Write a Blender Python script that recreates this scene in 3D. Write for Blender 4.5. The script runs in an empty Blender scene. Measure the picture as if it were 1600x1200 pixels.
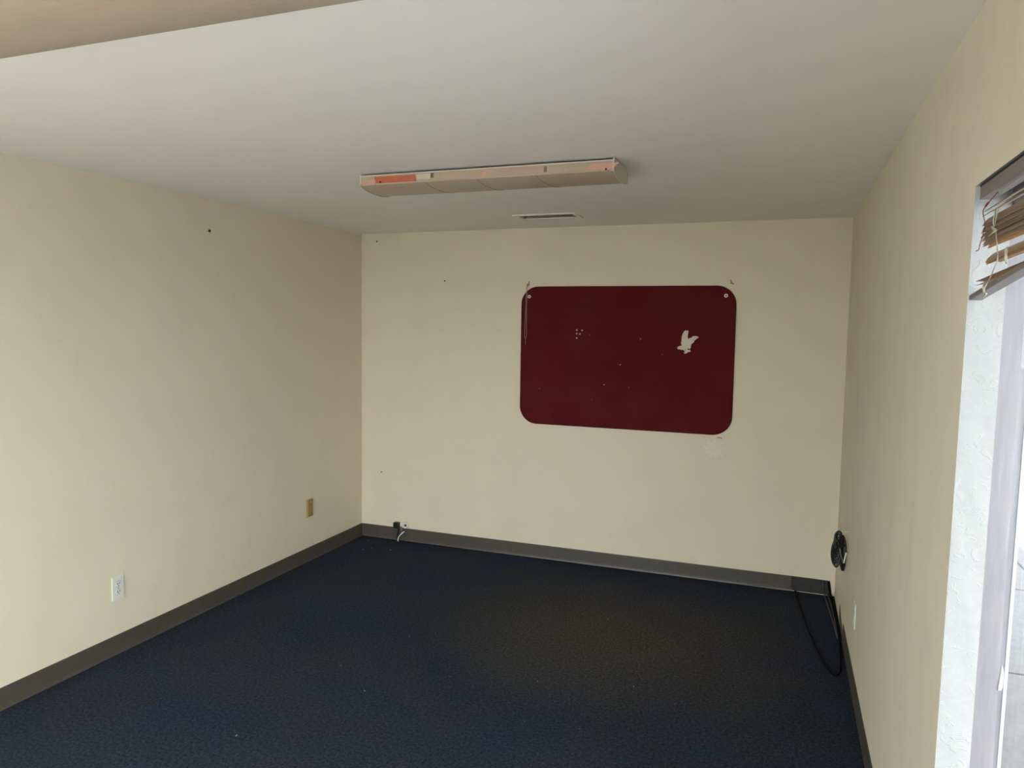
import bpy, bmesh, math, random
from mathutils import Vector, Matrix
random.seed(7)
scn = bpy.context.scene
COL = scn.collection
W = 3.558          # inner face of the right wall
H = 2.44           # ceiling height
FRONT = -5.9       # inner face of the front wall
SKY = 11.0
SUN = 30.0

# ---------------------------------------------------------------- camera, sky, exposure
cd = bpy.data.cameras.new('camera'); cam = bpy.data.objects.new('camera', cd); COL.objects.link(cam)
rt = Vector((0.9373788456, 0.3480042923, 0.0146257404)); up = Vector((-0.0411778076, 0.0690243866, 0.9967647778))
fw = Vector((-0.3458688884, 0.9349484727, -0.0790320537))
m = Matrix.Identity(4)
for i in range(3):
    m[i][0] = rt[i]; m[i][1] = up[i]; m[i][2] = -fw[i]
m.translation = (3.1820254, -5.1060793, 1.7293398)
cam.matrix_world = m
cd.sensor_fit = 'HORIZONTAL'; cd.sensor_width = 36; cd.lens = 25.74; cd.clip_start = 0.02; cd.clip_end = 300
scn.camera = cam

wd = bpy.data.worlds.new('overcast_sky'); scn.world = wd; wd.use_nodes = True
bg = wd.node_tree.nodes['Background']
bg.inputs['Color'].default_value = (0.94, 0.97, 1.0, 1); bg.inputs['Strength'].default_value = SKY

sl = bpy.data.lights.new('sun', 'SUN'); sl.energy = SUN; sl.angle = math.radians(0.6); sl.color = (1.0, 0.96, 0.89)
sun = bpy.data.objects.new('sun', sl); COL.objects.link(sun)
sun.rotation_euler = Vector((0.16, -0.10, -1.0)).to_track_quat('-Z', 'Y').to_euler()   # high, from behind the building: none comes in

vs = scn.view_settings
scn.display_settings.display_device = 'sRGB'
vs.view_transform = 'Standard'; vs.look = 'None'; vs.gamma = 1.0; vs.use_curve_mapping = False; vs.exposure = 0.0

def portal(name, loc, rot, sx, sy):       # marks the glazed openings so the sky light is sampled through them
    l = bpy.data.lights.new(name, 'AREA'); l.shape = 'RECTANGLE'; l.size = sx; l.size_y = sy
    l.cycles.is_portal = True
    o = bpy.data.objects.new(name, l); COL.objects.link(o); o.location = loc; o.rotation_euler = rot
    return o
portal('window_portal', (W+0.16, -4.41, 1.18), (0, math.pi/2, 0), 1.8, 2.5)
portal('storefront_portal', (1.4, FRONT-0.16, 1.05), (math.pi/2, 0, 0), 2.7, 2.3)

# ---------------------------------------------------------------- helpers
def srgb(r, g, b):
    f = lambda c: c/12.92 if c <= 0.04045 else ((c+0.055)/1.055)**2.4
    return (f(r/255), f(g/255), f(b/255), 1)

def new_mat(name, col, rough=0.6, metal=0.0, spec=0.5):
    mt = bpy.data.materials.new(name); mt.use_nodes = True
    b = mt.node_tree.nodes['Principled BSDF']
    b.inputs['Base Color'].default_value = col; b.inputs['Roughness'].default_value = rough
    b.inputs['Metallic'].default_value = metal; b.inputs['Specular IOR Level'].default_value = spec
    return mt
def bsdf(mt): return mt.node_tree.nodes['Principled BSDF']
def node(mt, t, **kw):
    n = mt.node_tree.nodes.new(t)
    for k, v in kw.items(): setattr(n, k, v)
    return n
def link(mt, a, b): mt.node_tree.links.new(a, b)
def coords(mt, scale=(1,1,1), loc=(0,0,0)):
    tc = node(mt, 'ShaderNodeTexCoord'); mp = node(mt, 'ShaderNodeMapping')
    mp.inputs['Scale'].default_value = scale; mp.inputs['Location'].default_value = loc
    link(mt, tc.outputs['Object'], mp.inputs['Vector']); return mp.outputs['Vector']
def noise(mt, vec, scale, detail=3, rough=0.55, dist=0):
    n = node(mt, 'ShaderNodeTexNoise'); n.inputs['Scale'].default_value = scale; n.inputs['Detail'].default_value = detail
    n.inputs['Roughness'].default_value = rough; n.inputs['Distortion'].default_value = dist
    link(mt, vec, n.inputs['Vector']); return n.outputs['Fac']
def ramp(mt, fac, stops):
    r = node(mt, 'ShaderNodeValToRGB'); e = r.color_ramp.elements
    while len(e) < len(stops): e.new(0.5)
    for k, (p, c) in enumerate(stops):
        e[k].position = p; e[k].color = c if len(c) == 4 else (*c, 1)
    link(mt, fac, r.inputs['Fac']); return r.outputs['Color']
def mix(mt, a, b, fac=0.5, mode='MIX'):
    n = node(mt, 'ShaderNodeMix', data_type='RGBA', blend_type=mode)
    for s, v in ((n.inputs[0], fac), (n.inputs[6], a), (n.inputs[7], b)):
        if hasattr(v, 'is_output'): link(mt, v, s)
        else: s.default_value = v
    return n.outputs[2]
def bump(mt, h, strength=0.3, dist=0.002, normal=None):
    n = node(mt, 'ShaderNodeBump'); n.inputs['Strength'].default_value = strength; n.inputs['Distance'].default_value = dist
    link(mt, h, n.inputs['Height'])
    if normal is not None: link(mt, normal, n.inputs['Normal'])
    link(mt, n.outputs['Normal'], bsdf(mt).inputs['Normal']); return n.outputs['Normal']

def speckled(name, col, amt=0.10, scale=60, rough=0.55, metal=0.0, bstr=0.15, bdist=0.0006):
    mt = new_mat(name, col, rough, metal); v = coords(mt)
    f = noise(mt, v, scale, 4)
    lo = tuple(c*(1-amt) for c in col[:3]); hi = tuple(min(1, c*(1+amt)) for c in col[:3])
    link(mt, ramp(mt, f, [(0.3, lo), (0.7, hi)]), bsdf(mt).inputs['Base Color'])
    bump(mt, f, bstr, bdist); return mt

def box_bm(bm, lo, hi):
    x0,y0,z0 = lo; x1,y1,z1 = hi
    v = [bm.verts.new(p) for p in ((x0,y0,z0),(x1,y0,z0),(x1,y1,z0),(x0,y1,z0),(x0,y0,z1),(x1,y0,z1),(x1,y1,z1),(x0,y1,z1))]
    for f in ((0,3,2,1),(4,5,6,7),(0,1,5,4),(1,2,6,5),(2,3,7,6),(3,0,4,7)): bm.faces.new([v[i] for i in f])
    return v
def prism_bm(bm, pts, vec):
    """closed polygon pts swept along vec"""
    a = [bm.verts.new(p) for p in pts]; b = [bm.verts.new(Vector(p)+Vector(vec)) for p in pts]; n = len(pts)
    bm.faces.new(a); bm.faces.new(b[::-1])
    for i in range(n): bm.faces.new((a[i], b[i], b[(i+1)%n], a[(i+1)%n]))
def tube_bm(bm, pts, r, seg=8, closed=False):
    pts = [Vector(p) for p in pts]; n = len(pts); rings = []
    ref = Vector((0.31, 0.17, 0.93)).normalized(); u = None
    for i, p in enumerate(pts):
        if closed: t = pts[(i+1)%n]-pts[i-1]
        else: t = pts[min(i+1,n-1)]-pts[max(i-1,0)]
        t.normalize()
        u = (ref - t*ref.dot(t)) if u is None else (u - t*u.dot(t))
        if u.length < 1e-5: u = t.orthogonal()
        u.normalize(); w = t.cross(u)
        rr = r[i] if isinstance(r, (list, tuple)) else r
        rings.append([bm.verts.new(p + (u*math.cos(2*math.pi*k/seg) + w*math.sin(2*math.pi*k/seg))*rr) for k in range(seg)])
    for i in range(n if closed else n-1):
        a, b = rings[i], rings[(i+1)%n]
        for k in range(seg): bm.faces.new((a[k], a[(k+1)%seg], b[(k+1)%seg], b[k]))
    if not closed:
        bm.faces.new(rings[0][::-1]); bm.faces.new(rings[-1])
def smooth_path(pts, n=6, closed=False):
    P = [Vector(p) for p in pts]; N = len(P); out = []
    g = (lambda i: P[i % N]) if closed else (lambda i: P[max(0, min(N-1, i))])
    for i in range(N if closed else N-1):
        a,b,c,d = g(i-1), g(i), g(i+1), g(i+2)
        for k in range(n):
            t = k/n
            out.append(0.5*((2*b)+(c-a)*t+(2*a-5*b+4*c-d)*t*t+(3*b-a-3*c+d)*t**3))
    if not closed: out.append(P[-1])
    return out
def disc_bm(bm, c, axis, r, depth, seg=20, r_in=0.0):
    """disc or ring standing along +axis from c"""
    axis = Vector(axis).normalized(); u = axis.orthogonal().normalized(); w = axis.cross(u); c = Vector(c)
    ring = lambda rad, h: [bm.verts.new(c+axis*h+(u*math.cos(2*math.pi*k/seg)+w*math.sin(2*math.pi*k/seg))*rad) for k in range(seg)]
    o0, o1 = ring(r, 0), ring(r, depth)
    for k in range(seg): bm.faces.new((o0[k], o0[(k+1)%seg], o1[(k+1)%seg], o1[k]))
    if r_in > 0:
        i0, i1 = ring(r_in, 0), ring(r_in, depth)
        for k in range(seg):
            bm.faces.new((i0[(k+1)%seg], i0[k], i1[k], i1[(k+1)%seg]))
            bm.faces.new((o1[k], o1[(k+1)%seg], i1[(k+1)%seg], i1[k])); bm.faces.new((o0[(k+1)%seg], o0[k], i0[k], i0[(k+1)%seg]))
    else:
        bm.faces.new(o1); bm.faces.new(o0[::-1])

def obj(name, bm, mat, parent=None, bevel=0.0, smooth=False, seg=2, label=None):
    bmesh.ops.recalc_face_normals(bm, faces=bm.faces[:])
    me = bpy.data.meshes.new(name); bm.to_mesh(me); bm.free()
    me.materials.append(mat)
    if smooth:
        for p in me.polygons: p.use_smooth = True
    o = bpy.data.objects.new(name, me); COL.objects.link(o)
    if bevel:
        b = o.modifiers.new('bevel', 'BEVEL'); b.width = bevel; b.segments = seg; b.limit_method = 'ANGLE'; b.angle_limit = math.radians(40)
    if smooth or bevel:
        pass
    if parent: set_parent(o, parent)
    if label: o['label'] = label
    return o
def set_parent(o, parent):
    o.parent = parent
    o.matrix_parent_inverse = world_of(parent).inverted()
def world_of(o):
    mw = Matrix.LocRotScale(o.location, o.rotation_euler, o.scale)
    return (world_of(o.parent) @ o.matrix_parent_inverse @ mw) if o.parent else mw
def thing(name, label, cat, loc, group=None):
    o = bpy.data.objects.new(name, None); COL.objects.link(o); o.location = loc; o.empty_display_size = 0.05
    return tag(o, label, cat, group)
def tag(o, label, cat, group=None):
    o['label'] = label; o['category'] = cat
    if group: o['group'] = group
    return o
def struct(o, label=None):
    o['kind'] = 'structure'
    if label: o['label'] = label
    return o
def boxobj(name, lo, hi, mat, parent=None, bevel=0.0, label=None):
    bm = bmesh.new(); box_bm(bm, lo, hi); return obj(name, bm, mat, parent, bevel, label=label)

# ---------------------------------------------------------------- materials of the room
def wall_material(name, base, dirt, amt=0.35, streak=(1,1,1)):
    mt = new_mat(name, base, 0.62, 0, 0.3)
    v = coords(mt); big = noise(mt, v, 1.3, 5, 0.6, 0.4); vs_ = coords(mt, streak)
    st = noise(mt, vs_, 5.0, 4, 0.6)
    c = mix(mt, base, dirt, ramp(mt, big, [(0.45, (0,0,0)), (0.8, (amt,)*3)]))
    c = mix(mt, c, dirt, ramp(mt, st, [(0.5, (0,0,0)), (0.8, (amt,)*3)]))
    link(mt, c, bsdf(mt).inputs['Base Color'])
    fine = noise(mt, v, 170, 4, 0.6); mid = noise(mt, v, 28, 3, 0.5)
    n1 = bump(mt, fine, 0.22, 0.0012); bump(mt, mid, 0.25, 0.0022, n1)
    return mt
M_WALL = wall_material('cream_wall_paint', (0.77, 0.68, 0.52, 1), (0.63, 0.545, 0.40, 1), 0.22)
M_WALLR = wall_material('cream_wall_paint_smudged', (0.74, 0.665, 0.52, 1), (0.50, 0.43, 0.33, 1), 0.26, (1, 1.0, 0.35))
M_CEIL = wall_material('ceiling_paint', (0.875, 0.84, 0.785, 1), (0.78, 0.745, 0.69, 1), 0.25)
M_BASE = speckled('grey_brown_vinyl', srgb(80, 74, 65), 0.08, 18, 0.42, 0, 0.1, 0.0005)
M_GLUE = speckled('black_glue', srgb(44, 40, 38), 0.35, 30, 0.5, 0, 0.5, 0.002)
M_ALU = speckled('lavender_grey_aluminium', srgb(178, 174, 180), 0.05, 14, 0.42, 0.15, 0.05, 0.0003)
M_WHITE = speckled('white_plastic', srgb(226, 224, 214), 0.03, 40, 0.35)
M_DARK = speckled('dark_slot', srgb(17, 14, 12), 0.2, 60, 0.6)
M_BLACK = speckled('black_rubber', srgb(20, 20, 21), 0.2, 60, 0.42)
M_STEEL = speckled('dull_steel', srgb(150, 145, 138), 0.1, 60, 0.35, 0.8)
M_CONC = speckled('concrete', srgb(76, 75, 77), 0.20, 26, 0.85, 0, 0.4, 0.003)
M_ASPH = speckled('worn_asphalt', srgb(78, 79, 83), 0.12, 40, 0.9, 0, 0.5, 0.004)

# carpet: navy loop pile with charcoal traffic patches and one brown stain
M_CARPET = new_mat('navy_carpet', srgb(30, 36, 54), 0.95, 0, 0.12)
def carpet():
    mt = M_CARPET; v = coords(mt)
    pile = noise(mt, v, 210, 3, 0.7); tuft = noise(mt, v, 75, 3, 0.65); big = noise(mt, v, 1.1, 4, 0.55, 0.5)
    c = ramp(mt, big, [(0.36, srgb(43, 52, 74)), (0.52, srgb(49, 55, 63)), (0.68, srgb(43, 52, 71))])
    gx = coords(mt, (0.85, 1.05, 1), (-2.35*0.85, 1.15*1.05, 0))
    g = node(mt, 'ShaderNodeTexGradient', gradient_type='SPHERICAL'); link(mt, gx, g.inputs['Vector'])
    c = mix(mt, c, srgb(80, 74, 65), ramp(mt, g.outputs['Fac'], [(0.0, (0,0,0)), (0.75, (0.75,)*3)]))
    c = mix(mt, c, ramp(mt, tuft, [(0.28, (0.30,)*3), (0.72, (1.5,)*3)]), 1.0, 'MULTIPLY')
    c = mix(mt, c, ramp(mt, pile, [(0.3, (0.4,)*3), (0.7, (1.5,)*3)]), 1.0, 'MULTIPLY')
    link(mt, c, bsdf(mt).inputs['Base Color'])
    n1 = bump(mt, pile, 0.8, 0.004); bump(mt, tuft, 0.8, 0.006, n1)
carpet()

# glass: reflects a little, lets the rest through
M_GLASS = bpy.data.materials.new('clear_glass'); M_GLASS.use_nodes = True
def glass():
    nt = M_GLASS.node_tree; nt.nodes.clear()
    out = nt.nodes.new('ShaderNodeOutputMaterial'); mx = nt.nodes.new('ShaderNodeMixShader')
    tr = nt.nodes.new('ShaderNodeBsdfTransparent'); gl = nt.nodes.new('ShaderNodeBsdfGlossy'); lw = nt.nodes.new('ShaderNodeLayerWeight'); pw = nt.nodes.new('ShaderNodeMath'); ma = nt.nodes.new('ShaderNodeMath')
    tr.inputs['Color'].default_value = (0.93, 0.955, 0.96, 1); gl.inputs['Roughness'].default_value = 0.02; lw.inputs['Blend'].default_value = 0.5; pw.operation = 'POWER'; pw.inputs[1].default_value = 5.0; ma.operation = 'MULTIPLY_ADD'; ma.inputs[1].default_value = 0.2; ma.inputs[2].default_value = 0.03
    nt.links.new(lw.outputs['Facing'], pw.inputs[0]); nt.links.new(pw.outputs[0], ma.inputs[0]); nt.links.new(ma.outputs[0], mx.inputs[0]); nt.links.new(tr.outputs[0], mx.inputs[1]); nt.links.new(gl.outputs[0], mx.inputs[2])
    nt.links.new(mx.outputs[0], out.inputs[0])
glass()

# ---------------------------------------------------------------- room shell
T = 0.14
struct(boxobj('floor', (-T, FRONT-T, -0.1), (W+0.132, T, 0.0), M_CARPET))
HX0, HX1, HY0, HY1 = 1.540, 1.900, -0.605, -0.452
bm = bmesh.new()
box_bm(bm, (-T, FRONT-T, H), (W+0.132, HY0, H+0.12)); box_bm(bm, (-T, HY1, H), (W+0.132, T, H+0.12))
box_bm(bm, (-T, HY0, H), (HX0, HY1, H+0.12)); box_bm(bm, (HX1, HY0, H), (W+0.132, HY1, H+0.12)); box_bm(bm, (HX0, HY0, H+0.10), (HX1, HY1, H+0.12))
struct(obj('ceiling', bm, M_CEIL))
struct(boxobj('wall_left', (-T, FRONT-T, 0), (0, T, H), M_WALL))
back = struct(boxobj('wall_back', (0, 0, 0), (W, T, H), M_WALL))
# right wall with the window opening; its jamb is a little out of plumb
WZ0, WZ1, WY1 = 0.30, 2.046, -5.00
def jy(z): return -3.24 + (2.04-z)*0.031
WO = W + 0.132
bm = bmesh.new()
prism_bm(bm, [(W, 0, 0), (W, jy(0), 0), (W, jy(H), H), (W, 0, H)], (0.0705, 0, 0))
prism_bm(bm, [(W+0.0705, 0, 0), (W+0.0705, jy(0)+0.046, 0), (W+0.0705, jy(H)+0.046, H), (W+0.0705, 0, H)], (WO-W-0.0705, 0, 0))
prism_bm(bm, [(W, jy(0), 0), (W, WY1, 0), (W, WY1, WZ0), (W, jy(WZ0), WZ0)], (WO-W, 0, 0))
prism_bm(bm, [(W, jy(WZ1), WZ1), (W, WY1, WZ1), (W, WY1, H), (W, jy(H), H)], (WO-W, 0, 0))
prism_bm(bm, [(W, WY1, 0), (W, FRONT-T, 0), (W, FRONT-T, H), (W, WY1, H)], (WO-W, 0, 0))
box_bm(bm, (W, 0, 0), (WO, T, H))
wall_r = struct(obj('wall_right', bm, M_WALLR))
# front wall behind the camera, mostly storefront glazing
bm = bmesh.new()
FX0, FX1, FZ1 = 0.10, 2.70, 2.16
box_bm(bm, (0, FRONT-T, 0), (FX0, FRONT, H)); box_bm(bm, (FX1, FRONT-T, 0), (W, FRONT, H)); box_bm(bm, (FX0, FRONT-T, FZ1), (FX1, FRONT, H))
struct(obj('wall_front', bm, M_WALL))

# rough painted skim on the reveal of the window: a real relief mesh
M_JAMB = new_mat('chipped_white_paint', (0.84, 0.86, 0.84, 1), 0.5, 0, 0.3)
def jamb_mat():
    mt = M_JAMB; v = coords(mt); n = noise(mt, v, 26, 4, 0.6, 1.2); f = noise(mt, v, 120, 3)
    n1 = bump(mt, ramp(mt, n, [(0.56, (0,0,0)), (0.60, (1,1,1))]), 0.55, 0.0016); bump(mt, f, 0.2, 0.0008, n1)
    link(mt, ramp(mt, n, [(0.3, (0.335, 0.342, 0.338)), (0.7, (0.38, 0.384, 0.37))]), bsdf(mt).inputs['Base Color'])
jamb_mat()
XJ = W + 0.0705
def skim(name, P, Q, R, nrm, nu, nv):
    """thin wavy plaster skin spanned from P along Q and R, standing out along nrm"""
    bm = bmesh.new(); g = []; P, Q, R, nrm = map(Vector, (P, Q, R, nrm))
    for i in range(nu+1):
        row = []
        for j in range(nv+1):
            a = i/nu; p = P + Q*a + R*(j/nv)
            e = 0.0006 + (0.0009*random.random() + 0.0006*math.sin(a*37+j) if 0 < j < nv else 0.0003*random.random())
            row.append(bm.verts.new(p + nrm*e))
        g.append(row)
    for i in range(nu):
        for j in range(nv): bm.faces.new((g[i][j], g[i+1][j], g[i+1][j+1], g[i][j+1]))
    return struct(obj(name, bm, M_JAMB, smooth=True))
skim('trim_1', (W, jy(WZ0), WZ0), (0, jy(WZ1)-jy(WZ0), WZ1-WZ0), (XJ-W, 0, 0), (0, -1, 0), 120, 6)
skim('trim_2', (W, jy(WZ1), WZ1), (0, WY1-jy(WZ1), 0), (XJ-W, 0, 0), (0, 0, -1), 80, 6)
skim('trim_3', (W, jy(WZ0), WZ0), (0, WY1-jy(WZ0), 0), (XJ-W, 0, 0), (0, 0, 1), 80, 6)

# baseboards: vinyl cove strip swept along each wall
def cove(name, p0, d, inward, h=0.102, mat=M_BASE):
    p0, d, n = Vector(p0), Vector(d), Vector(inward); z = Vector((0,0,1))
    prof = [(0,0.0),(0.0065,0.0),(0.006,0.003),(0.0048,0.008),(0.004,0.016),(0.0035,0.03),(0.0035,h-0.004),(0.0025,h-0.001),(0,h)]
    bm = bmesh.new(); prism_bm(bm, [p0+n*a+z*b for a, b in prof], d)
    return struct(obj(name, bm, mat))
cove('baseboard_left', (0.0, FRONT, 0), (0, -FRONT, 0), (1, 0, 0))
cove('baseboard_back', (0.0, 0.0, 0), (3.292, 0, 0), (0, -1, 0))
cove('baseboard_right', (W, -0.745, 0), (0, FRONT+0.745, 0), (-1, 0, 0))
# the bare stretch where the strip has come away: smears of old glue on the wall and a curled lip
bm = bmesh.new()
prism_bm(bm, [(3.292, 0, 0.004), (3.535, 0, 0.004), (3.540, 0, 0.030), (3.528, 0, 0.099), (3.43, 0, 0.101), (3.292, 0, 0.102)], (0, -0.0015, 0))
obj('glue_smear', bm, M_GLUE, back, label='black smear of old glue where the baseboard is missing')
bm = bmesh.new()
prism_bm(bm, [(3.255, -0.004, 0.004), (3.300, -0.004, 0.006), (3.300, -0.004, 0.016), (3.12, -0.004, 0.012), (3.05, -0.004, 0.004)], (0, -0.016, 0))
obj('curled_lip', bm, speckled('worn_vinyl', srgb(120, 116, 104), 0.1), bpy.data.objects['baseboard_back'], label='paler curled lower lip at the torn end')
M_BROWN = speckled('brown_glue', srgb(92, 74, 48), 0.4, 40, 0.7, 0, 0.5, 0.002)
bm = bmesh.new()
prism_bm(bm, [(W, -0.72, 0.004), (W, -0.58, 0.004), (W, -0.45, 0.03), (W, -0.44, 0.11), (W, -0.50, 0.10), (W, -0.60, 0.06), (W, -0.72, 0.05)], (-0.002, 0, 0))
obj('glue_smear', bm, M_BROWN, wall_r, label='brown glue crumbs left on the bare wall foot')

# ---------------------------------------------------------------- windows
win = bpy.data.objects.new('window_1', None); COL.objects.link(win); win.location = (WO, -4.4, WZ0); struct(win)
fx0, fx1 = XJ+0.001, WO-0.007
G = 0.006
bm = bmesh.new()
prism_bm(bm, [(fx0, jy(WZ0)+0.045, WZ0), (fx0, jy(WZ0)+0.003, WZ0), (fx0, jy(WZ1)+0.003, WZ1), (fx0, jy(WZ1)+0.045, WZ1)], (fx1-fx0, 0, 0))
M_ALU2 = M_ALU
def streak_alu():
    mt = M_ALU; v = coords(mt, (9, 9, 0.55)); f = noise(mt, v, 9, 5, 0.65); w = noise(mt, coords(mt, (1,1,1)), 8, 4, 0.6)
    c = ramp(mt, f, [(0.30, srgb(124, 122, 127)), (0.62, srgb(136, 134, 140)), (0.75, srgb(148, 147, 155))])
    c = mix(mt, c, srgb(138, 134, 129), ramp(mt, w, [(0.45, (0,0,0)), (0.75, (0.6,)*3)]))
    link(mt, c, bsdf(mt).inputs['Base Color'])
streak_alu()
obj('frame_jamb', bm, M_ALU, win)
boxobj('frame_head', (fx0, WY1, WZ1-0.045), (fx1, jy(WZ1)+0.003, WZ1), M_ALU, win)
boxobj('frame_sill', (fx0, WY1, WZ0), (fx1, jy(WZ0)+0.003, WZ0+0.045), M_ALU, win)
boxobj('frame_jamb', (fx0, WY1, WZ0+0.045), (fx1, WY1+0.045, WZ1-0.045), M_ALU, win)
boxobj('mullion', (fx0, -4.46, WZ0+0.045), (fx1, -4.41, WZ1-0.045), M_ALU, win)
gx = (fx0+fx1)/2 + 0.012
boxobj('pane', (gx-0.003, -4.41, WZ0+0.045), (gx+0.003, jy(WZ1)+0.003, WZ1-0.045), M_GLASS, win)
boxobj('pane', (gx-0.003, WY1+0.045, WZ0+0.045), (gx+0.003, -4.46, WZ1-0.045), M_GLASS, win)
M_BEAD = speckled('white_sealant', srgb(182, 183, 190), 0.05, 50, 0.5)
bm = bmesh.new()
prism_bm(bm, [(fx1, jy(WZ0)+0.045, WZ0), (fx1, jy(WZ0)+0.001, WZ0), (fx1, jy(WZ1)+0.001, WZ1), (fx1, jy(WZ1)+0.045, WZ1)], (0.007, 0, 0))
obj('sealant_bead', bm, M_BEAD, win, label='white sealant line on the outer edge')
yt = jy(0.95)+0.003
bm = bmesh.new()
prism_bm(bm, [(3.6775, yt, 0.978), (3.6825, yt, 0.957), (3.6820, yt, 0.925), (3.6790, yt, 0.917), (3.6730, yt, 0.916), (3.6735, yt, 0.928)], (0, -0.002, 0))
obj('torn_tape', bm, M_BEAD, win, label='scrap of torn white tape')

fr = bpy.data.objects.new('window_2', None); COL.objects.link(fr); fr.location = (1.8, FRONT-0.07, 0); struct(fr)
ya, yb = FRONT-0.10, FRONT-0.05
for x in (FX0, 1.375, FX1-0.05):
    boxobj('mullion', (x, ya, 0.0), (x+0.05, yb, FZ1), M_ALU, fr)
for a, b in ((FX0+0.05, 1.375), (1.425, FX1-0.05)):
    boxobj('frame_sill', (a, ya, 0.0), (b, yb, 0.08), M_ALU, fr)
    boxobj('frame_head', (a, ya, FZ1-0.05), (b, yb, FZ1), M_ALU, fr)
    boxobj('pane', (a, FRONT-0.078, 0.08), (b, FRONT-0.072, FZ1-0.05), M_GLASS, fr)

# ---------------------------------------------------------------- outside
KX = 5.123
M_BOUNCE_CONC = speckled('pale_bounce_concrete', srgb(190, 187, 182), 0.12, 26, 0.85, 0, 0.4, 0.003)
M_LOT = speckled('pale_worn_paving', srgb(120, 122, 128), 0.12, 40, 0.9, 0, 0.5, 0.004)
struct(boxobj('parking_lot', (KX, -50, -0.26), (70, 60, -0.20), M_LOT))
struct(boxobj('driveway', (-40, -50, -0.26), (KX-0.001, 60, -0.20), M_ASPH))
walk = bpy.data.objects.new('sidewalk', None); COL.objects.link(walk); walk.location = (4.4, -2, -0.2); struct(walk)
for k in range(-5, 7):
    y0 = -0.6735 + 1.5*k
    boxobj('slab', (WO+0.012, y0+0.006, -0.2), (KX-0.16, y0+1.494, -0.06+0.001*random.uniform(-1, 1)), M_CONC, walk, 0.006)
    boxobj('kerb_stone', (KX-0.152, y0+0.006, -0.2), (KX, y0+1.494, -0.06), M_CONC, walk, 0.012)
struct(boxobj('added_shade_canopy', (WO+0.002, -14, 2.52), (5.16, 10, 2.70), M_CEIL))  # unseen overhang, added to keep the sun off the sidewalk
for k in range(4):  # unseen front slabs, laid wide and pale to bounce sun onto the ceiling
    x0 = -2.4 + 1.5*k
    boxobj('slab', (x0+0.006, FRONT-3.2, -0.2), (min(x0+1.494, WO), FRONT-T-0.01, -0.06), M_BOUNCE_CONC, walk, 0.006)

# ---------------------------------------------------------------- ceiling lights
M_PAN = speckled('aged_white_enamel', srgb(206, 196, 178), 0.05, 30, 0.4)
M_LENS = new_mat('aged_ribbed_acrylic', srgb(176, 158, 134), 0.38, 0, 0.4)
def lens():
    mt = M_LENS; v = coords(mt)
    w = node(mt, 'ShaderNodeTexWave', wave_type='BANDS', bands_direction='X', wave_profile='SIN')
    w.inputs['Scale'].default_value = 2*math.pi/(20*0.0044)*1.0; w.inputs['Distortion'].default_value = 0.0
    link(mt, v, w.inputs['Vector'])
    n = noise(mt, coords(mt, (1.6, 5, 5)), 1.6, 4, 0.55, 0.5)
    c = ramp(mt, n, [(0.3, srgb(184, 168, 144)), (0.58, srgb(190, 170, 148)), (0.72, srgb(196, 160, 142))])
    c = mix(mt, c, ramp(mt, w.outputs['Fac'], [(0.0, (0.78,)*3), (1.0, (1.08,)*3)]), 1.0, 'MULTIPLY')
    link(mt, c, bsdf(mt).inputs['Base Color'])
    bump(mt, w.outputs['Fac'], 0.35, 0.0012)
    bsdf(mt).inputs['Transmission Weight'].default_value = 0.0
lens()
M_ORANGE = speckled('orange_red_stain', srgb(190, 102, 70), 0.12, 22, 0.5)
M_PINK = speckled('faded_pink_stain', srgb(208, 160, 140), 0.07, 30, 0.5)
M_PALE = speckled('pale_strip', srgb(206, 192, 170), 0.05, 30, 0.5)
M_CLIP = speckled('smoky_clip', srgb(116, 104, 88), 0.1, 30, 0.4)
LX0, LX1, HWD = 1.259, 2.487, 0.14
def lens_profile(hw=HWD, top=-0.012, side=-0.055, belly=-0.074, n=12):
    p = [(-hw, top), (-hw, side+0.004)]
    for k in range(n+1):
        t = -1 + 2*k/n; p.append((t*(hw-0.003), belly + (side-0.001-belly)*abs(t)**2.4))
    p += [(hw, side+0.004), (hw, top)]
    return p
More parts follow.
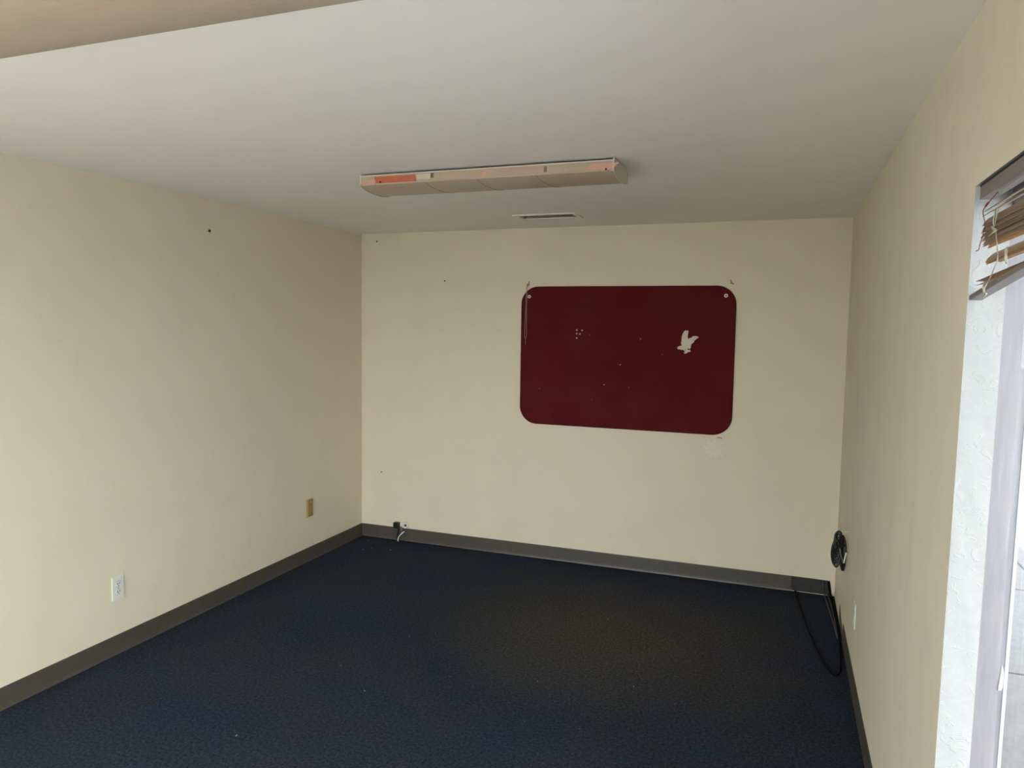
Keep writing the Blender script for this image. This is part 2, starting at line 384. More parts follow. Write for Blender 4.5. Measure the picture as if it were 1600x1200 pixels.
def ceiling_light(label, cy, first):
    t = thing('ceiling_light', label, 'ceiling light', ((LX0+LX1)/2, cy, H), 'fluorescent lights on the ceiling')
    boxobj('housing', (LX0+0.008, cy-HWD+0.05, H-0.03), (LX1-0.008, cy+HWD-0.05, H), M_PAN, t)
    # lens: a wrapped shell, open on top
    prof = lens_profile(); bm = bmesh.new(); rows = []
    inner = [(a*(HWD-0.003)/HWD, b+0.003) for a, b in prof]
    loop = prof + inner[::-1]
    prism_bm(bm, [(LX0+0.006, cy+a, H+b) for a, b in loop], (LX1-LX0-0.012, 0, 0))
    o = obj('lens', bm, M_LENS, t, label='yellowed ribbed plastic lens')
    # white lip along both upper edges of the lens
    for s in (-1, 1):
        boxobj('lens_lip', (LX0+0.006, cy+s*HWD-0.003, H-0.0155), (LX1-0.006, cy+s*HWD+0.003, H-0.0105), M_PAN, t)
    for x in (LX0, LX1-0.006):
        bm = bmesh.new()
        cap = lens_profile(HWD+0.003, -0.004, -0.058, -0.078)
        prism_bm(bm, [(x, cy+a, H+b) for a, b in cap], (0.006, 0, 0))
        e = obj('end_cap', bm, M_PAN, t, 0.001)
        xi = x-0.0005 if x > 2 else x+0.0060
        for ys in (-HWD+0.012, HWD-0.012):
            bm = bmesh.new(); disc_bm(bm, (x-0.001 if x < 2 else x+0.005, cy+ys, H-0.02), (1, 0, 0), 0.004, 0.002, 10); obj('screw', bm, M_STEEL, e)
    yf = cy-HWD
    def side(name, x0, x1, z0, z1, mat, th=0.0008, label=None, lam=0.0):
        bm = bmesh.new(); prism_bm(bm, [(x0, yf, H+z0), (x1, yf, H+z0), (x1-lam, yf, H+z1), (x0-lam, yf, H+z1)], (0, -th, 0))
        return obj(name, bm, mat, t, label=label)
    side('clip', 1.634, 1.647, -0.040, -0.018, M_CLIP, 0.004)
    side('clip', 2.178, 2.190, -0.046, -0.022, M_CLIP, 0.004)
    if first:
        side('stain', 1.345, 1.560, -0.050, -0.020, M_ORANGE, label='orange-red stain on the side of the lens', lam=0.008)
        side('stain', 1.275, 1.345, -0.051, -0.032, M_PINK, label='pink stain beside the orange one')
        side('stain', 2.36, 2.478, -0.050, -0.024, M_PINK, label='pink stain at the right end of the lens', lam=-0.03)
        side('stain', 1.885, 1.91, -0.050, -0.020, M_PINK, label='narrow pink streak mid lens')
        side('patch', 1.562, 1.632, -0.044, -0.020, M_PALE, label='pale strip beside the stain')
        for x, z in ((1.37, -0.045), (2.452, -0.049)):
            bm = bmesh.new(); disc_bm(bm, (x, yf, H+z), (0, -1, 0), 0.0045, 0.003, 10); obj('screw', bm, M_DARK, t, label='dark screw hole')
        for x in (1.60, 1.86, 2.14):
            bm = bmesh.new(); pr = [(a, b-0.0004) for a, b in lens_profile()][2:-2]
            tube_bm(bm, [(x+0.02*(a+HWD)/HWD, cy+a, H+b) for a, b in pr], 0.0008, 5); obj('seam', bm, M_CLIP, t, label='thin dark line across the lens')
    return t
ceiling_light('long wraparound fluorescent light with an orange stain, nearer the back wall', -1.893, True)
ceiling_light('pinkish ribbed light lens cut off at the upper left corner of the photo', -3.905, False)

# ---------------------------------------------------------------- air vent
M_VENT = speckled('vent_enamel', srgb(232, 222, 206), 0.06, 40, 0.42)
vt = thing('air_vent', 'narrow slotted air vent in the ceiling between the light and back wall', 'vent', (1.72, -0.53, H))
vx0, vx1, vy0, vy1 = 1.512, 1.928, -0.632, -0.426
bm = bmesh.new()
def quad_ring(bm, x0, x1, y0, y1, i, za, zb):
    o = [(x0, y0), (x1, y0), (x1, y1), (x0, y1)]; n = [(x0+i, y0+i), (x1-i, y0+i), (x1-i, y1-i), (x0+i, y1-i)]
    ov, nv = [bm.verts.new((*p, za)) for p in o], [bm.verts.new((*p, zb)) for p in n]
    ot, nt_ = [bm.verts.new((*p, H)) for p in o], [bm.verts.new((*p, H)) for p in n]
    for k in range(4):
        q = (k+1) % 4
        bm.faces.new((ov[k], ov[q], nv[q], nv[k])); bm.faces.new((ov[k], ot[k], ot[q], ov[q])); bm.faces.new((nv[k], nv[q], nt_[q], nt_[k])); bm.faces.new((ot[k], nt_[k], nt_[q], ot[q]))
quad_ring(bm, vx0, vx1, vy0, vy1, 0.029, H-0.007, H-0.0055)
obj('vent_frame', bm, M_VENT, vt)
bm = bmesh.new()      # dark duct lining standing in the hole
t_ = 0.002
for lo, hi in (((HX0+0.001, HY0+0.001, H), (HX1-0.001, HY0+0.001+t_, H+0.095)), ((HX0+0.001, HY1-0.001-t_, H), (HX1-0.001, HY1-0.001, H+0.095)),
               ((HX0+0.001, HY0+0.003, H), (HX0+0.001+t_, HY1-0.003, H+0.095)), ((HX1-0.001-t_, HY0+0.003, H), (HX1-0.001, HY1-0.003, H+0.095)),
               ((HX0+0.003, HY0+0.003, H+0.093), (HX1-0.003, HY1-0.003, H+0.095))): box_bm(bm, lo, hi)
obj('duct', bm, M_DARK, vt, label='black duct behind the blades')
for k in range(3):
    y = HY0+0.030+k*0.042
    bm = bmesh.new(); prism_bm(bm, [(HX0+0.004, y, H-0.0035), (HX0+0.004, y+0.030, H+0.0035), (HX0+0.004, y+0.030, H+0.0048), (HX0+0.004, y, H-0.0022)], (HX1-HX0-0.008, 0, 0))
    obj('blade', bm, M_VENT, vt)
for x, y in ((vx1-0.014, -0.53), (vx0+0.014, -0.53)):
    bm = bmesh.new(); disc_bm(bm, (x, y, H-0.0055), (0, 0, -1), 0.004, 0.002, 10); obj('screw', bm, M_STEEL, vt)

# ---------------------------------------------------------------- bulletin board
M_BOARD = new_mat('maroon_felt', srgb(84, 24, 28), 0.95, 0, 0.1)
def board():
    mt = M_BOARD; v = coords(mt); f = noise(mt, v, 420, 3, 0.7); b = noise(mt, v, 3.0, 4, 0.6)
    c = ramp(mt, b, [(0.35, srgb(90, 23, 27)), (0.65, srgb(94, 31, 33))])
    c = mix(mt, c, ramp(mt, f, [(0.3, (0.72,)*3), (0.7, (1.22,)*3)]), 1.0, 'MULTIPLY')
    link(mt, c, bsdf(mt).inputs['Base Color']); bump(mt, f, 0.5, 0.0015)
board()
BX0, BX1, BZ0, BZ1, BR = 1.366, 2.872, 1.016, 2.014, 0.125
bd = thing('bulletin_board', 'large maroon felt pin board with rounded corners on the back wall', 'board', ((BX0+BX1)/2, 0, (BZ0+BZ1)/2))
def rrect(x0, x1, z0, z1, r, n=10):
    out = []
    for cx, cz, a0 in ((x1-r, z1-r, 0), (x0+r, z1-r, 90), (x0+r, z0+r, 180), (x1-r, z0+r, 270)):
        for k in range(n+1):
            a = math.radians(a0+90*k/n); out.append((cx+r*math.cos(a), cz+r*math.sin(a)))
    return out
bm = bmesh.new(); prism_bm(bm, [(x, -0.001, z) for x, z in rrect(BX0, BX1, BZ0, BZ1, BR)], (0, -0.019, 0))
obj('panel', bm, M_BOARD, bd, 0.004, seg=3)
M_EDGE = speckled('dark_maroon_edging', srgb(42, 12, 12), 0.1, 40, 0.7)
bm = bmesh.new(); tube_bm(bm, [(x, -0.0105, z) for x, z in rrect(BX0, BX1, BZ0, BZ1, BR)], 0.0042, 8, True)
obj('edging', bm, M_EDGE, bd, smooth=True, label='darker rolled edge')
for x, z in ((1.4257, 1.9444), (2.8086, 1.9506)):
    bm = bmesh.new(); disc_bm(bm, (x, -0.0195, z), (0, -1, 0), 0.0125, 0.003, 20, 0.005); wsh = obj('washer', bm, M_WHITE, bd, label='white fixing washer')
    bm = bmesh.new(); disc_bm(bm, (x, -0.0195, z), (0, -1, 0), 0.0046, 0.0015, 12); obj('screw', bm, M_DARK, wsh)
M_PIN = speckled('pale_pin_hole', srgb(200, 178, 168), 0.1, 40, 0.7)
M_PIN2 = speckled('dull_pin_hole', srgb(128, 84, 80), 0.1, 40, 0.7)
for k, (x, z) in enumerate([(1.7891, 1.7069), (1.8283, 1.7052), (1.7887, 1.6818), (1.8119, 1.6799), (1.7894, 1.6498), (1.8852, 1.6762), (2.2466, 1.6524), (2.1081, 1.4687), (1.9971, 1.3238), (2.1749, 1.3105), (1.516, 1.275), (1.91, 1.21), (2.40, 1.55)]):
    bm = bmesh.new(); disc_bm(bm, (x, -0.0195, z), (0, -1, 0), 0.0062 if k < 5 else 0.0042, 0.0012, 10)
    obj('pin_hole', bm, M_PIN if k < 5 or 6 <= k <= 8 else M_PIN2, bd)

eag = [(2.4999,1.597),(2.5084,1.6061),(2.522,1.6115),(2.5295,1.6129),(2.5287,1.6218),(2.5241,1.6255),(2.5272,1.6446),(2.5278,1.665),(2.5309,1.6841),(2.5367,1.6981),(2.5425,1.7096),(2.5534,1.7191),(2.5557,1.7111),(2.5598,1.7154),(2.5659,1.7168),(2.572,1.7139),(2.5702,1.7012),(2.5682,1.686),(2.5675,1.6683),(2.574,1.6595),(2.5801,1.6647),(2.5924,1.6675),(2.6019,1.6778),(2.6118,1.6787),(2.6191,1.6806),(2.6315,1.6771),(2.6416,1.671),(2.632,1.6645),(2.6224,1.6567),(2.614,1.6502),(2.6095,1.6363),(2.5962,1.6271),(2.5927,1.6195),(2.5896,1.6004),(2.5862,1.5915),(2.5775,1.5925),(2.5687,1.5948),(2.5677,1.5885),(2.5753,1.5848),(2.5827,1.5863),(2.5898,1.5814),(2.5881,1.5725),(2.5807,1.5703),(2.5732,1.5708),(2.5661,1.5618),(2.5562,1.559),(2.5449,1.5617),(2.5497,1.5677),(2.552,1.5741),(2.5456,1.579),(2.5416,1.5853),(2.5304,1.5837),(2.5178,1.5872),(2.5052,1.5882)]
M_PAPER = speckled('off_white_card', srgb(212, 200, 182), 0.05, 60, 0.7)
bm = bmesh.new(); prism_bm(bm, [(x, -0.0203, z) for x, z in eag], (0, -0.0022, 0))
e_ = tag(obj('eagle_cutout', bm, M_PAPER), 'pale card cutout of a swooping eagle on the maroon board', 'cutout')
bm = bmesh.new(); disc_bm(bm, (2.5555, -0.0224, 1.5835), (0, -1, 0), 0.0034, 0.0004, 8); obj('talon_gap', bm, M_EDGE, e_, label='dark gap between the claws')

# thin clear loop hanging over the board's upper left corner
M_CLEAR = speckled('dusty_clear_plastic', srgb(176, 134, 128), 0.08, 40, 0.35)
bm = bmesh.new()
tube_bm(bm, smooth_path([(1.4055, -0.026, 2.010), (1.4030, -0.027, 1.96), (1.4010, -0.027, 1.84), (1.3965, -0.027, 1.70), (1.3972, -0.027, 1.655), (1.4035, -0.027, 1.638),
                        (1.4100, -0.027, 1.655), (1.4105, -0.027, 1.70), (1.4085, -0.027, 1.84), (1.4100, -0.027, 1.96), (1.4075, -0.026, 2.010)], 5), 0.0017, 6)
tube_bm(bm, [(1.4035, -0.027, 1.640), (1.4045, -0.027, 1.596)], 0.0013, 6)
lp = obj('hanging_loop', bm, M_CLEAR, smooth=True); tag(lp, 'thin dusty plastic loop dangling over the maroon board at left', 'cord')
M_TAN = speckled('dried_glue', srgb(142, 124, 88), 0.3, 60, 0.8, 0, 0.6, 0.002)
bm = bmesh.new(); tube_bm(bm, [(1.4062, -0.0255, 2.006), (1.4068, -0.010, 2.022), (1.4100, -0.001, 2.030)], 0.003, 6)
obj('hook', bm, M_TAN, lp)

# old marks and blemishes that are part of the back wall
def blot(name, cx, cz, pts, mat, th, label):
    bm = bmesh.new(); prism_bm(bm, [(cx+x, 0, cz+z) for x, z in pts], (0, -th, 0)); return obj(name, bm, mat, back, label=label)
M_SPACK = speckled('pinkish_spackle', (0.80, 0.70, 0.57, 1), 0.06, 90, 0.8, 0, 0.6, 0.003)
pts = []
for k in range(44):
    a = 2*math.pi*k/44; r = 0.056*(1+0.33*math.sin(a*9+0.7)*(1 if k % 2 else 0.7)+random.uniform(-0.16, 0.16))
    pts.append((r*1.15*math.cos(a), r*1.05*math.sin(a)))
blot('spackle_patch', 2.764, 0.915, pts, M_SPACK, 0.0018, 'pale ragged patch of spackle under the board')
blot('glue_mark', 2.8388, 2.035, [(-0.014, -0.004), (-0.004, 0.003), (-0.010, 0.020), (-0.003, 0.022), (0.003, 0.006), (0.018, -0.006), (0.010, -0.010), (-0.002, -0.004)], M_TAN, 0.002, 'brown fork of dried glue above the board')
blot('glue_mark', 1.4125, 2.036, [(-0.020, -0.020), (-0.012, -0.006), (-0.020, -0.002), (-0.006, 0.004), (0.002, 0.022), (0.007, 0.020), (0.004, 0.002), (0.014, -0.008), (-0.004, -0.006)], M_TAN, 0.002, 'brown fork of dried glue above the board')
blot('glue_mark', 2.80, 0.992, [(-0.020, 0.004), (0.0, 0.006), (0.014, 0.002), (0.018, -0.006), (0.010, -0.002), (-0.018, 0.001)], M_TAN, 0.0015, 'brown streak below the board')

# ---------------------------------------------------------------- nails left in the walls
def nail(loc, nrm, label, r=0.006, drop=0.0):
    t = thing('nail', label, 'nail', loc); p = Vector(loc); n = Vector(nrm)
    bm = bmesh.new(); tube_bm(bm, [p-n*0.004, p+n*0.012+Vector((0, 0, drop*0.3))], 0.0022, 6); obj('shank', bm, M_DARK, t)
    bm = bmesh.new(); disc_bm(bm, p+n*0.012+Vector((0, 0, drop*0.3)), n, r, 0.002, 10); obj('head', bm, M_DARK, t)
    return t
nail((0.0, -1.6622, 2.2562), (1, 0, 0), 'black nail high on the left wall', 0.0085)
nail((0.1458, 0.0, 2.3842), (0, -1, 0), 'bent nail near the ceiling in the far left corner', 0.006, -0.03)
nail((0.7388, 0.0, 2.0644), (0, -1, 0), 'small nail alone on the back wall left of the board', 0.0055)
nail((0.1874, 0.0, 0.5428), (0, -1, 0), 'tiny nail low on the back wall beside the left corner', 0.0045)

# ---------------------------------------------------------------- wall plates
def duplex(name, label, origin, n, right, plate_h=0.116, plate_w=0.071):
    """wall plate with two receptacles; origin = centre on the wall, n = out of the wall, right = along the wall"""
    o, n, r, z = Vector(origin), Vector(n), Vector(right), Vector((0, 0, 1))
    t = thing(name, label, 'outlet', origin)
    P = lambda a, b, d: o + r*a + z*b + n*d
    bm = bmesh.new(); hw, hh = plate_w/2, plate_h/2
    prism_bm(bm, [P(-hw, -hh, 0), P(hw, -hh, 0), P(hw, hh, 0), P(-hw, hh, 0)], n*0.006)
    obj('cover_plate', bm, M_WHITE, t, 0.0025)
    for s in (-1, 1):
        cz = s*0.0205
        bm = bmesh.new(); pts = []
        for k in range(24):
            a = 2*math.pi*k/24; pts.append(P(0.0172*math.cos(a), cz + max(-0.0135, min(0.0135, 0.0172*math.sin(a))), 0.0058))
        prism_bm(bm, pts, n*0.0028); rc = obj('receptacle', bm, M_WHITE, t, 0.0006)
        for a, w, h2 in ((-0.0063, 0.0019, 0.0050), (0.0063, 0.0017, 0.0042)):
            bm = bmesh.new(); prism_bm(bm, [P(a-w, cz+0.003-h2, 0.0086), P(a+w, cz+0.003-h2, 0.0086), P(a+w, cz+0.003+h2, 0.0086), P(a-w, cz+0.003+h2, 0.0086)], n*0.0003); obj('slot', bm, M_DARK, rc)
        bm = bmesh.new(); disc_bm(bm, P(0, cz-0.0078, 0.0086), n, 0.0027, 0.0003, 10); obj('slot', bm, M_DARK, rc)
        bm = bmesh.new(); pts = [P(0.0185*math.cos(2*math.pi*k/24), cz+max(-0.0148, min(0.0148, 0.0185*math.sin(2*math.pi*k/24))), 0.0058) for k in range(24)]
        tube_bm(bm, pts, 0.0007, 5, True); obj('groove', bm, speckled('plate_shadow_gap', srgb(120, 116, 104), 0.1) if 'plate_shadow_gap' not in bpy.data.materials else bpy.data.materials['plate_shadow_gap'], t)
    bm = bmesh.new(); disc_bm(bm, P(0, 0, 0.006), n, 0.003, 0.001, 10); obj('screw', bm, M_STEEL, t)
    return t
duplex('wall_outlet', 'white duplex outlet low on the left wall', (0, -2.346, 0.349), (1, 0, 0), (0, 1, 0), 0.124, 0.072)
duplex('wall_outlet', 'white outlet seen edge-on low on the right wall', (W, -1.302, 0.362), (-1, 0, 0), (0, -1, 0), 0.122, 0.072)

M_BRASS = speckled('ochre_plastic', srgb(158, 128, 62), 0.08, 40, 0.4)
M_IVORY = speckled('tan_plastic', srgb(188, 164, 122), 0.05, 40, 0.4)
tp = thing('cable_plate', 'tan and ochre wall plate on the left wall near the far corner', 'wall plate', (0, -0.7145, 0.392))
boxobj('cover_plate', (0, -0.754, 0.326), (0.007, -0.675, 0.458), M_IVORY, tp, 0.002)
boxobj('insert', (0.0065, -0.737, 0.330), (0.0115, -0.677, 0.454), M_BRASS, tp, 0.0025, label='ochre raised insert')
boxobj('highlight_strip', (0.0112, -0.728, 0.430), (0.0122, -0.690, 0.437), M_IVORY, tp)  # highlight near the top of the insert, painted as a tan strip
boxobj('jack_slot', (0.0112, -0.720, 0.405), (0.0120, -0.694, 0.421), M_TAN, tp)
bm = bmesh.new(); disc_bm(bm, (0.0112, -0.707, 0.345), (1, 0, 0), 0.004, 0.0015, 10); obj('screw', bm, M_STEEL, tp)

# ---------------------------------------------------------------- black box, white jack and cords over the left of the back baseboard
ad = thing('power_adapter', 'small black box above the back baseboard near left corner', 'adapter', (0.334, -0.02, 0.127))
boxobj('body', (0.312, -0.042, 0.104), (0.356, -0.001, 0.149), M_BLACK, ad, 0.003)
bm = bmesh.new(); tube_bm(bm, smooth_path([(0.346, -0.024, 0.106), (0.347, -0.023, 0.08), (0.343, -0.022, 0.045), (0.339, -0.024, 0.008), (0.345, -0.036, 0.006)], 5), 0.0048, 8)
obj('cord', bm, M_BLACK, ad, smooth=True)
jk = thing('phone_jack', 'white cable jack with a dark round hole beside the black box', 'jack', (0.40, 0, 0.13))
bm = bmesh.new(); disc_bm(bm, (0.413, -0.001, 0.131), (0, -1, 0), 0.024, 0.026, 20, 0.012); obj('socket', bm, M_WHITE, jk, 0.002)
bm = bmesh.new(); disc_bm(bm, (0.413, -0.004, 0.131), (0, -1, 0), 0.0122, 0.004, 14); obj('hole', bm, M_DARK, jk)
boxobj('bracket', (0.358, -0.014, 0.116), (0.392, -0.001, 0.150), M_WHITE, jk, 0.003)
bm = bmesh.new(); prism_bm(bm, [(0.359, -0.014, 0.116), (0.376, -0.014, 0.116), (0.394, -0.017, 0.050), (0.384, -0.017, 0.048)], (0, -0.003, 0)); obj('strap', bm, M_CLIP, jk, label='grey strap hanging down')
wc = bmesh.new(); tube_bm(wc, smooth_path([(0.4015, -0.018, 0.080), (0.376, -0.022, 0.058), (0.356, -0.026, 0.034), (0.350, -0.030, 0.008), (0.360, -0.045, 0.005)], 5), 0.0042, 8)
tag(obj('white_cord', wc, M_WHITE, smooth=True), 'short white cord slanting across the baseboard under the jack', 'cord')

# ---------------------------------------------------------------- black cable coil on the right wall with its lead on the floor
cb = thing('cable_coil', 'coiled black cable hung low on the right wall by the far corner', 'cable', (3.53, -0.76, 0.40))
def lobe(pts, shrink, y, depth, r):
    cx = sum(p[0] for p in pts)/len(pts); cz = sum(p[1] for p in pts)/len(pts)
    return smooth_path([(cx+(x-cx)*shrink, y+depth*math.sin(k*1.7), cz+(z-cz)*shrink) for k, (x, z) in enumerate(pts)], 5, True)
left = [(3.509, 0.634), (3.4935, 0.612), (3.489, 0.575), (3.479, 0.535), (3.4775, 0.480), (3.488, 0.435), (3.505, 0.415), (3.520, 0.445), (3.528, 0.50), (3.527, 0.575), (3.523, 0.622)]
right = [(3.533, 0.610), (3.528, 0.56), (3.530, 0.50), (3.533, 0.43), (3.545, 0.395), (3.551, 0.420), (3.5535, 0.47), (3.5535, 0.53), (3.546, 0.58)]
right = [(x-0.005, z) for x, z in right]
for pts, y in ((left, -0.752), (right, -0.742)):
    bm = bmesh.new()
    for k, s in enumerate((0.90, 0.74, 0.58, 0.42, 0.26, 0.10)):
        tube_bm(bm, lobe(pts, s, y+0.004*(k % 2), 0.004, 0.004), 0.0070 if k < 2 else 0.0064, 6, True)
    obj('coil', bm, M_BLACK, cb, smooth=True)
bm = bmesh.new(); tube_bm(bm, smooth_path([(3.496, -0.760, 0.585), (3.512, -0.766, 0.560), (3.530, -0.762, 0.545), (3.545, -0.755, 0.550)], 5), 0.0055, 8); obj('tie', bm, M_BLACK, cb, smooth=True)
for nm, pts, r in (('tag_strip', [(3.5175, -0.772, 0.535), (3.522, -0.773, 0.505), (3.533, -0.772, 0.470), (3.539, -0.770, 0.452)], 0.0032), ('tag_strip', [(3.5405, -0.770, 0.455), (3.5445, -0.770, 0.480), (3.549, -0.769, 0.505), (3.550, -0.767, 0.513)], 0.0042)):
    bm = bmesh.new(); tube_bm(bm, smooth_path(pts, 4), r, 6); obj(nm, bm, M_STEEL if r < 0.004 else M_WHITE, cb, smooth=True, label='pale plug blade among the coils')
bm = bmesh.new(); tube_bm(bm, [(W-0.002, -0.745, 0.626), (3.535, -0.747, 0.626), (3.507, -0.748, 0.628), (3.500, -0.748, 0.636)], 0.0022, 6); obj('hook', bm, M_WHITE, cb)
lead = [(3.318, -0.016, 0.006), (3.326, -0.10, 0.0062), (3.3473, -0.3172, 0.0062), (3.3797, -0.6186, 0.0062), (3.4148, -0.881, 0.0062), (3.4473, -1.0818, 0.0062), (3.4727, -1.1781, 0.0062), (3.4978, -1.2047, 0.0062),
        (3.5163, -1.1455, 0.0062), (3.531, -0.9585, 0.0062), (3.540, -0.70, 0.0062), (3.545, -0.30, 0.0062), (3.540, -0.06, 0.0065), (3.530, -0.014, 0.03), (3.518, -0.012, 0.095)]
M_LEAD = speckled('black_lead', srgb(9, 9, 11), 0.2, 60, 0.75)
bsdf(M_LEAD).inputs['Specular IOR Level'].default_value = 0.1
bm = bmesh.new(); tube_bm(bm, smooth_path(lead, 6), 0.0052, 8); obj('lead', bm, M_LEAD, cb, smooth=True, label='loose end looping over the carpet')
M_GREYCORD = speckled('grey_cord', srgb(66, 62, 66), 0.1, 40, 0.6)
for a in (0.0, 0.022):
    bm = bmesh.new(); tube_bm(bm, smooth_path([(3.484+a, -0.010, 0.098), (3.490+a, -0.013, 0.05), (3.497+a, -0.020, 0.008), (3.508+a*0.9, -0.20, 0.0062), (3.522+a*0.5, -0.45, 0.0062), (3.533, -0.72+a, 0.0062)], 6), 0.0045, 8)
    obj('strand', bm, M_GREYCORD, cb, smooth=True, label='grey strand lying along the wall foot')

# ---------------------------------------------------------------- broken mini blind in the window
M_SLAT = bpy.data.materials.new('dusty_cream_slat'); M_SLAT.use_nodes = True
def slat_mat():
    mt = M_SLAT; b = bsdf(mt); nt = mt.node_tree
    f = noise(mt, coords(mt, (6, 1.5, 6)), 6, 4, 0.6)
    c = ramp(mt, f, [(0.3, srgb(136, 122, 102)), (0.7, srgb(162, 148, 124))]); link(mt, c, b.inputs['Base Color']); b.inputs['Roughness'].default_value = 0.45
    tl = node(mt, 'ShaderNodeBsdfTranslucent'); tl.inputs['Color'].default_value = srgb(236, 190, 134); mx = node(mt, 'ShaderNodeMixShader'); mx.inputs[0].default_value = 0.30
    out = [n for n in nt.nodes if n.type == 'OUTPUT_MATERIAL'][0]
    link(mt, b.outputs[0], mx.inputs[1]); link(mt, tl.outputs[0], mx.inputs[2]); link(mt, mx.outputs[0], out.inputs[0])
slat_mat()
M_RAIL = speckled('grey_blind_rail', srgb(122, 113, 107), 0.05, 30, 0.42)
M_CORD = speckled('ivory_cord', srgb(178, 172, 152), 0.08, 60, 0.7)
M_RED = speckled('dull_red_cord', srgb(136, 66, 58), 0.1, 60, 0.7)
BX, BY0, BY1 = 3.562, -3.268, -4.40
bl = thing('window_blind', 'broken cream mini blind drooping at the top of the window', 'blind', (BX+0.013, -3.83, 2.04))
bm = bmesh.new(); prism_bm(bm, [(BX, BY0, 2.013), (BX+0.027, BY0, 2.013), (BX+0.027, BY0, 2.040), (BX+0.024, BY0, 2.040), (BX+0.024, BY0, 2.016), (BX+0.003, BY0, 2.016), (BX+0.003, BY0, 2.040), (BX, BY0, 2.040)], (0, BY1-BY0, 0))
obj('headrail', bm, M_RAIL, bl)
bm = bmesh.new(); box_bm(bm, (BX-0.001, BY0, 2.0395), (BX+0.0285, BY1, 2.044)); obj('gap_shade_strip', bm, M_DARK, bl, label='dark strip painted as the shade in the gap above the rail')  # black strip standing in for the shade between rail and window head
def slat(y0, z0, y1, z1, tilt, w=0.025, x=BX+0.0125, name='slat', mat=M_SLAT, crown=0.0022, th=0.0007, warp=0.0):
    bm = bmesh.new(); n = 6; rows = []; L = 10
    for j in range(L+1):
        s = j/L; row = []
        for side in (1, -1):
            idx = range(n+1) if side == 1 else range(n, -1, -1)
            for i in idx:
                u = -1+2*i/n; c = crown*(1-u*u) + side*th/2; tt = tilt + warp*(s)
                dx = u*w/2*math.cos(tt) - c*math.sin(tt); dz = u*w/2*math.sin(tt) + c*math.cos(tt)
                row.append(bm.verts.new((x+dx, y0+(y1-y0)*s, z0+(z1-z0)*s + dz)))
        rows.append(row)
    k = len(rows[0])
    for a, b in zip(rows, rows[1:]):
        for i in range(k): bm.faces.new((a[i], a[(i+1)%k], b[(i+1)%k], b[i]))
    bm.faces.new(rows[0]); bm.faces.new(rows[-1][::-1])
    return obj(name, bm, mat, bl, smooth=False)
slat(-3.31, 1.9875, BY1, 1.995, 0.52)
slat(-3.29, 1.9790, BY1, 1.980, 0.50)
for k in range(11):
    z = 1.9640 - 0.0051*k
    slat(BY0-0.004-(0.030 if k % 3 == 1 else 0.0)-random.uniform(0, 0.014)-0.006*max(0, k-6), z+random.uniform(-0.0012, 0.0012), BY1, z+random.uniform(-0.001, 0.001), (0.93, 0.80, 1.0, 0.88)[k % 4]+random.uniform(-0.05, 0.05), warp=random.uniform(-0.06, 0.06))
slat(-3.325, 1.884, BY1, 1.902, 0.92)
slat(-3.330, 1.880, BY1, 1.898, 0.98)
slat(-3.355, 1.873, BY1, 1.895, 0.02)
slat(-3.277, 1.8365, BY1, 1.888, -0.20, warp=0.3)
slat(-3.283, 1.8300, BY1, 1.884, 0.0, warp=0.3)
bm = bmesh.new(); v = []
p0, p1 = Vector((BX-0.004, -3.246, 1.800)), Vector((BX-0.002, BY1, 1.924))
prism_bm(bm, [p0+Vector((0, 0, 0)), p0+Vector((0.024, 0, 0)), p0+Vector((0.025, 0, 0.008)), p0+Vector((0.022, 0, 0.013)), p0+Vector((0.003, 0, 0.013)), p0+Vector((-0.001, 0, 0.008))], p1-p0)
obj('bottom_rail', bm, M_RAIL, bl, 0.001)
xf = 3.555
bm = bmesh.new(); tube_bm(bm, smooth_path([(xf, -3.4431, 1.999), (xf, -3.3781, 1.9901), (xf, -3.3543, 1.9863), (xf, -3.3357, 1.9788), (xf, -3.3446, 1.9646), (xf, -3.3592, 1.9472), (xf, -3.3442, 1.9258), (xf, -3.3268, 1.9121), (xf, -3.3187, 1.9024), (xf, -3.2953, 1.9020)], 5), 0.0009, 6)
obj('tilt_cord', bm, M_RED, bl, smooth=True, label='dull red cord tangled round the slat ends')
bm = bmesh.new(); tube_bm(bm, smooth_path([(xf, -3.3543, 1.9863), (xf, -3.366, 1.9885), (xf, -3.376, 1.9900)], 4), 0.0022, 6); obj('cord_tip', bm, M_RED, bl)
def cordpart(name, pts, r): 
    bm = bmesh.new(); tube_bm(bm, smooth_path(pts, 4), r, 6); return obj(name, bm, M_CORD, bl, smooth=True)
cordpart('ladder_cord', [(xf+0.001, -3.447, 1.966), (xf-0.001, -3.444, 1.945), (xf, -3.44, 1.9329), (xf-0.001, -3.455, 1.917), (xf, -3.472, 1.872), (xf, -3.447, 1.850), (xf-0.002, -3.424, 1.8297), (xf-0.006, -3.417, 1.8176), (xf-0.007, -3.419, 1.806)], 0.0011)
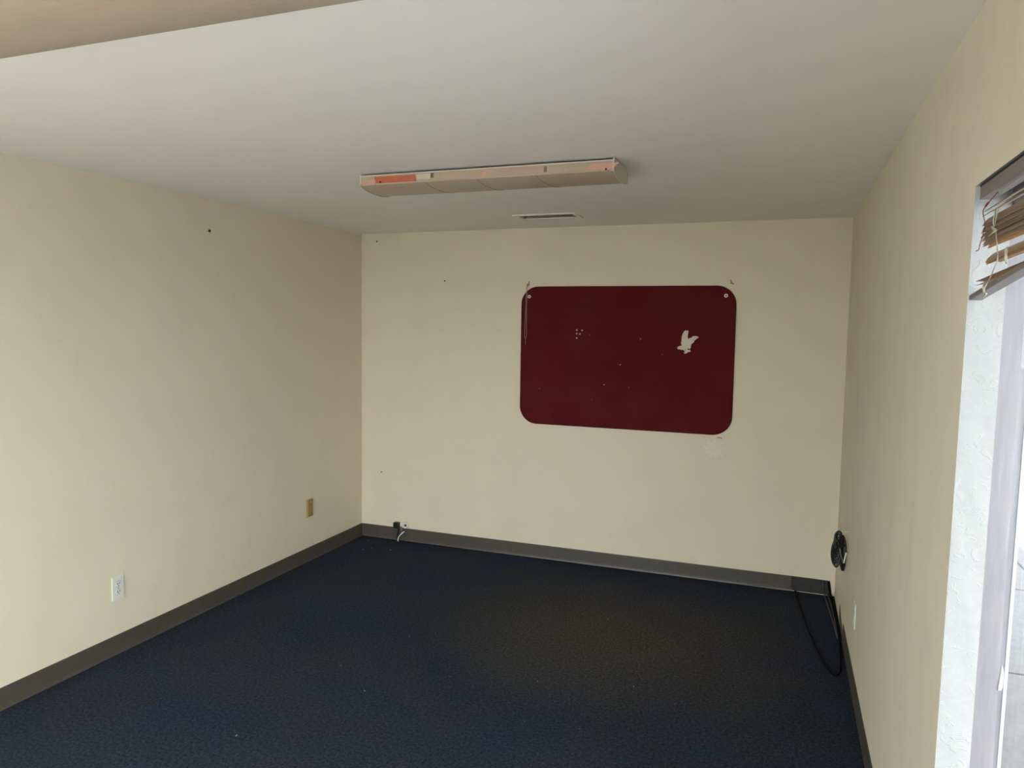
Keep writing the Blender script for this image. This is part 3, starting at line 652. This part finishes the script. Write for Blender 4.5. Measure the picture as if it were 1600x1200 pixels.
cordpart('ladder_cord', [(xf, -3.432, 1.968), (xf-0.002, -3.441, 1.957), (xf-0.003, -3.436, 1.944), (xf-0.002, -3.443, 1.932), (xf-0.001, -3.43, 1.924), (xf, -3.395, 1.921)], 0.0015)
cordpart('knot', [(xf-0.001, -3.430, 1.930), (xf-0.004, -3.436, 1.934), (xf-0.004, -3.446, 1.930), (xf-0.001, -3.452, 1.926), (xf-0.002, -3.443, 1.923)], 0.0024)
cordpart('knot', [(xf-0.006, -3.412, 1.824), (xf-0.009, -3.418, 1.818), (xf-0.008, -3.424, 1.808), (xf-0.006, -3.432, 1.806), (xf-0.008, -3.420, 1.801)], 0.0020)
cordpart('ladder_cord', [(xf, -3.522, 1.885), (xf-0.001, -3.526, 1.868), (xf, -3.529, 1.858), (xf+0.001, -3.537, 1.856)], 0.0012)
cordpart('ladder_cord', [(xf, -3.533, 1.886), (xf-0.001, -3.536, 1.870), (xf, -3.537, 1.856)], 0.0012)
cordpart('lift_cord', [(xf+0.004, -3.46, 1.998), (xf+0.004, -3.60, 2.001), (xf+0.004, -3.9, 1.998)], 0.0010)

# ---------------------------------------------------------------- crumbs of lint on the carpet
M_LINT = speckled('grey_lint', srgb(150, 150, 148), 0.1, 60, 0.9)
bm = bmesh.new()
spots = [(2.2702, -0.9393), (2.5693, -1.6943), (1.3001, -1.5988), (1.1446, -2.0352), (1.3944, -2.2157), (1.1009, -2.7411), (2.1224, -1.8201), (0.4185, -0.2692), (0.134, -0.1175), (0.26, -0.28), (0.22, -0.34)]
spots += [(random.uniform(0.3, 3.4), random.uniform(-3.4, -0.2)) for _ in range(22)]
for k, (x, y) in enumerate(spots):
    r = random.uniform(0.002, 0.0042) if k < 11 else random.uniform(0.001, 0.002); a = random.uniform(0, 3.1)
    tube_bm(bm, [(x-r*1.6*math.cos(a), y-r*1.6*math.sin(a), r*0.6), (x, y, r*0.9), (x+r*1.4*math.cos(a+0.5), y+r*1.4*math.sin(a+0.5), r*0.6)], [r*0.3, r*0.6, r*0.3], 5)
ln = obj('lint', bm, M_LINT); tag(ln, 'pale lint crumbs scattered over the navy carpet', 'lint'); ln['kind'] = 'stuff'
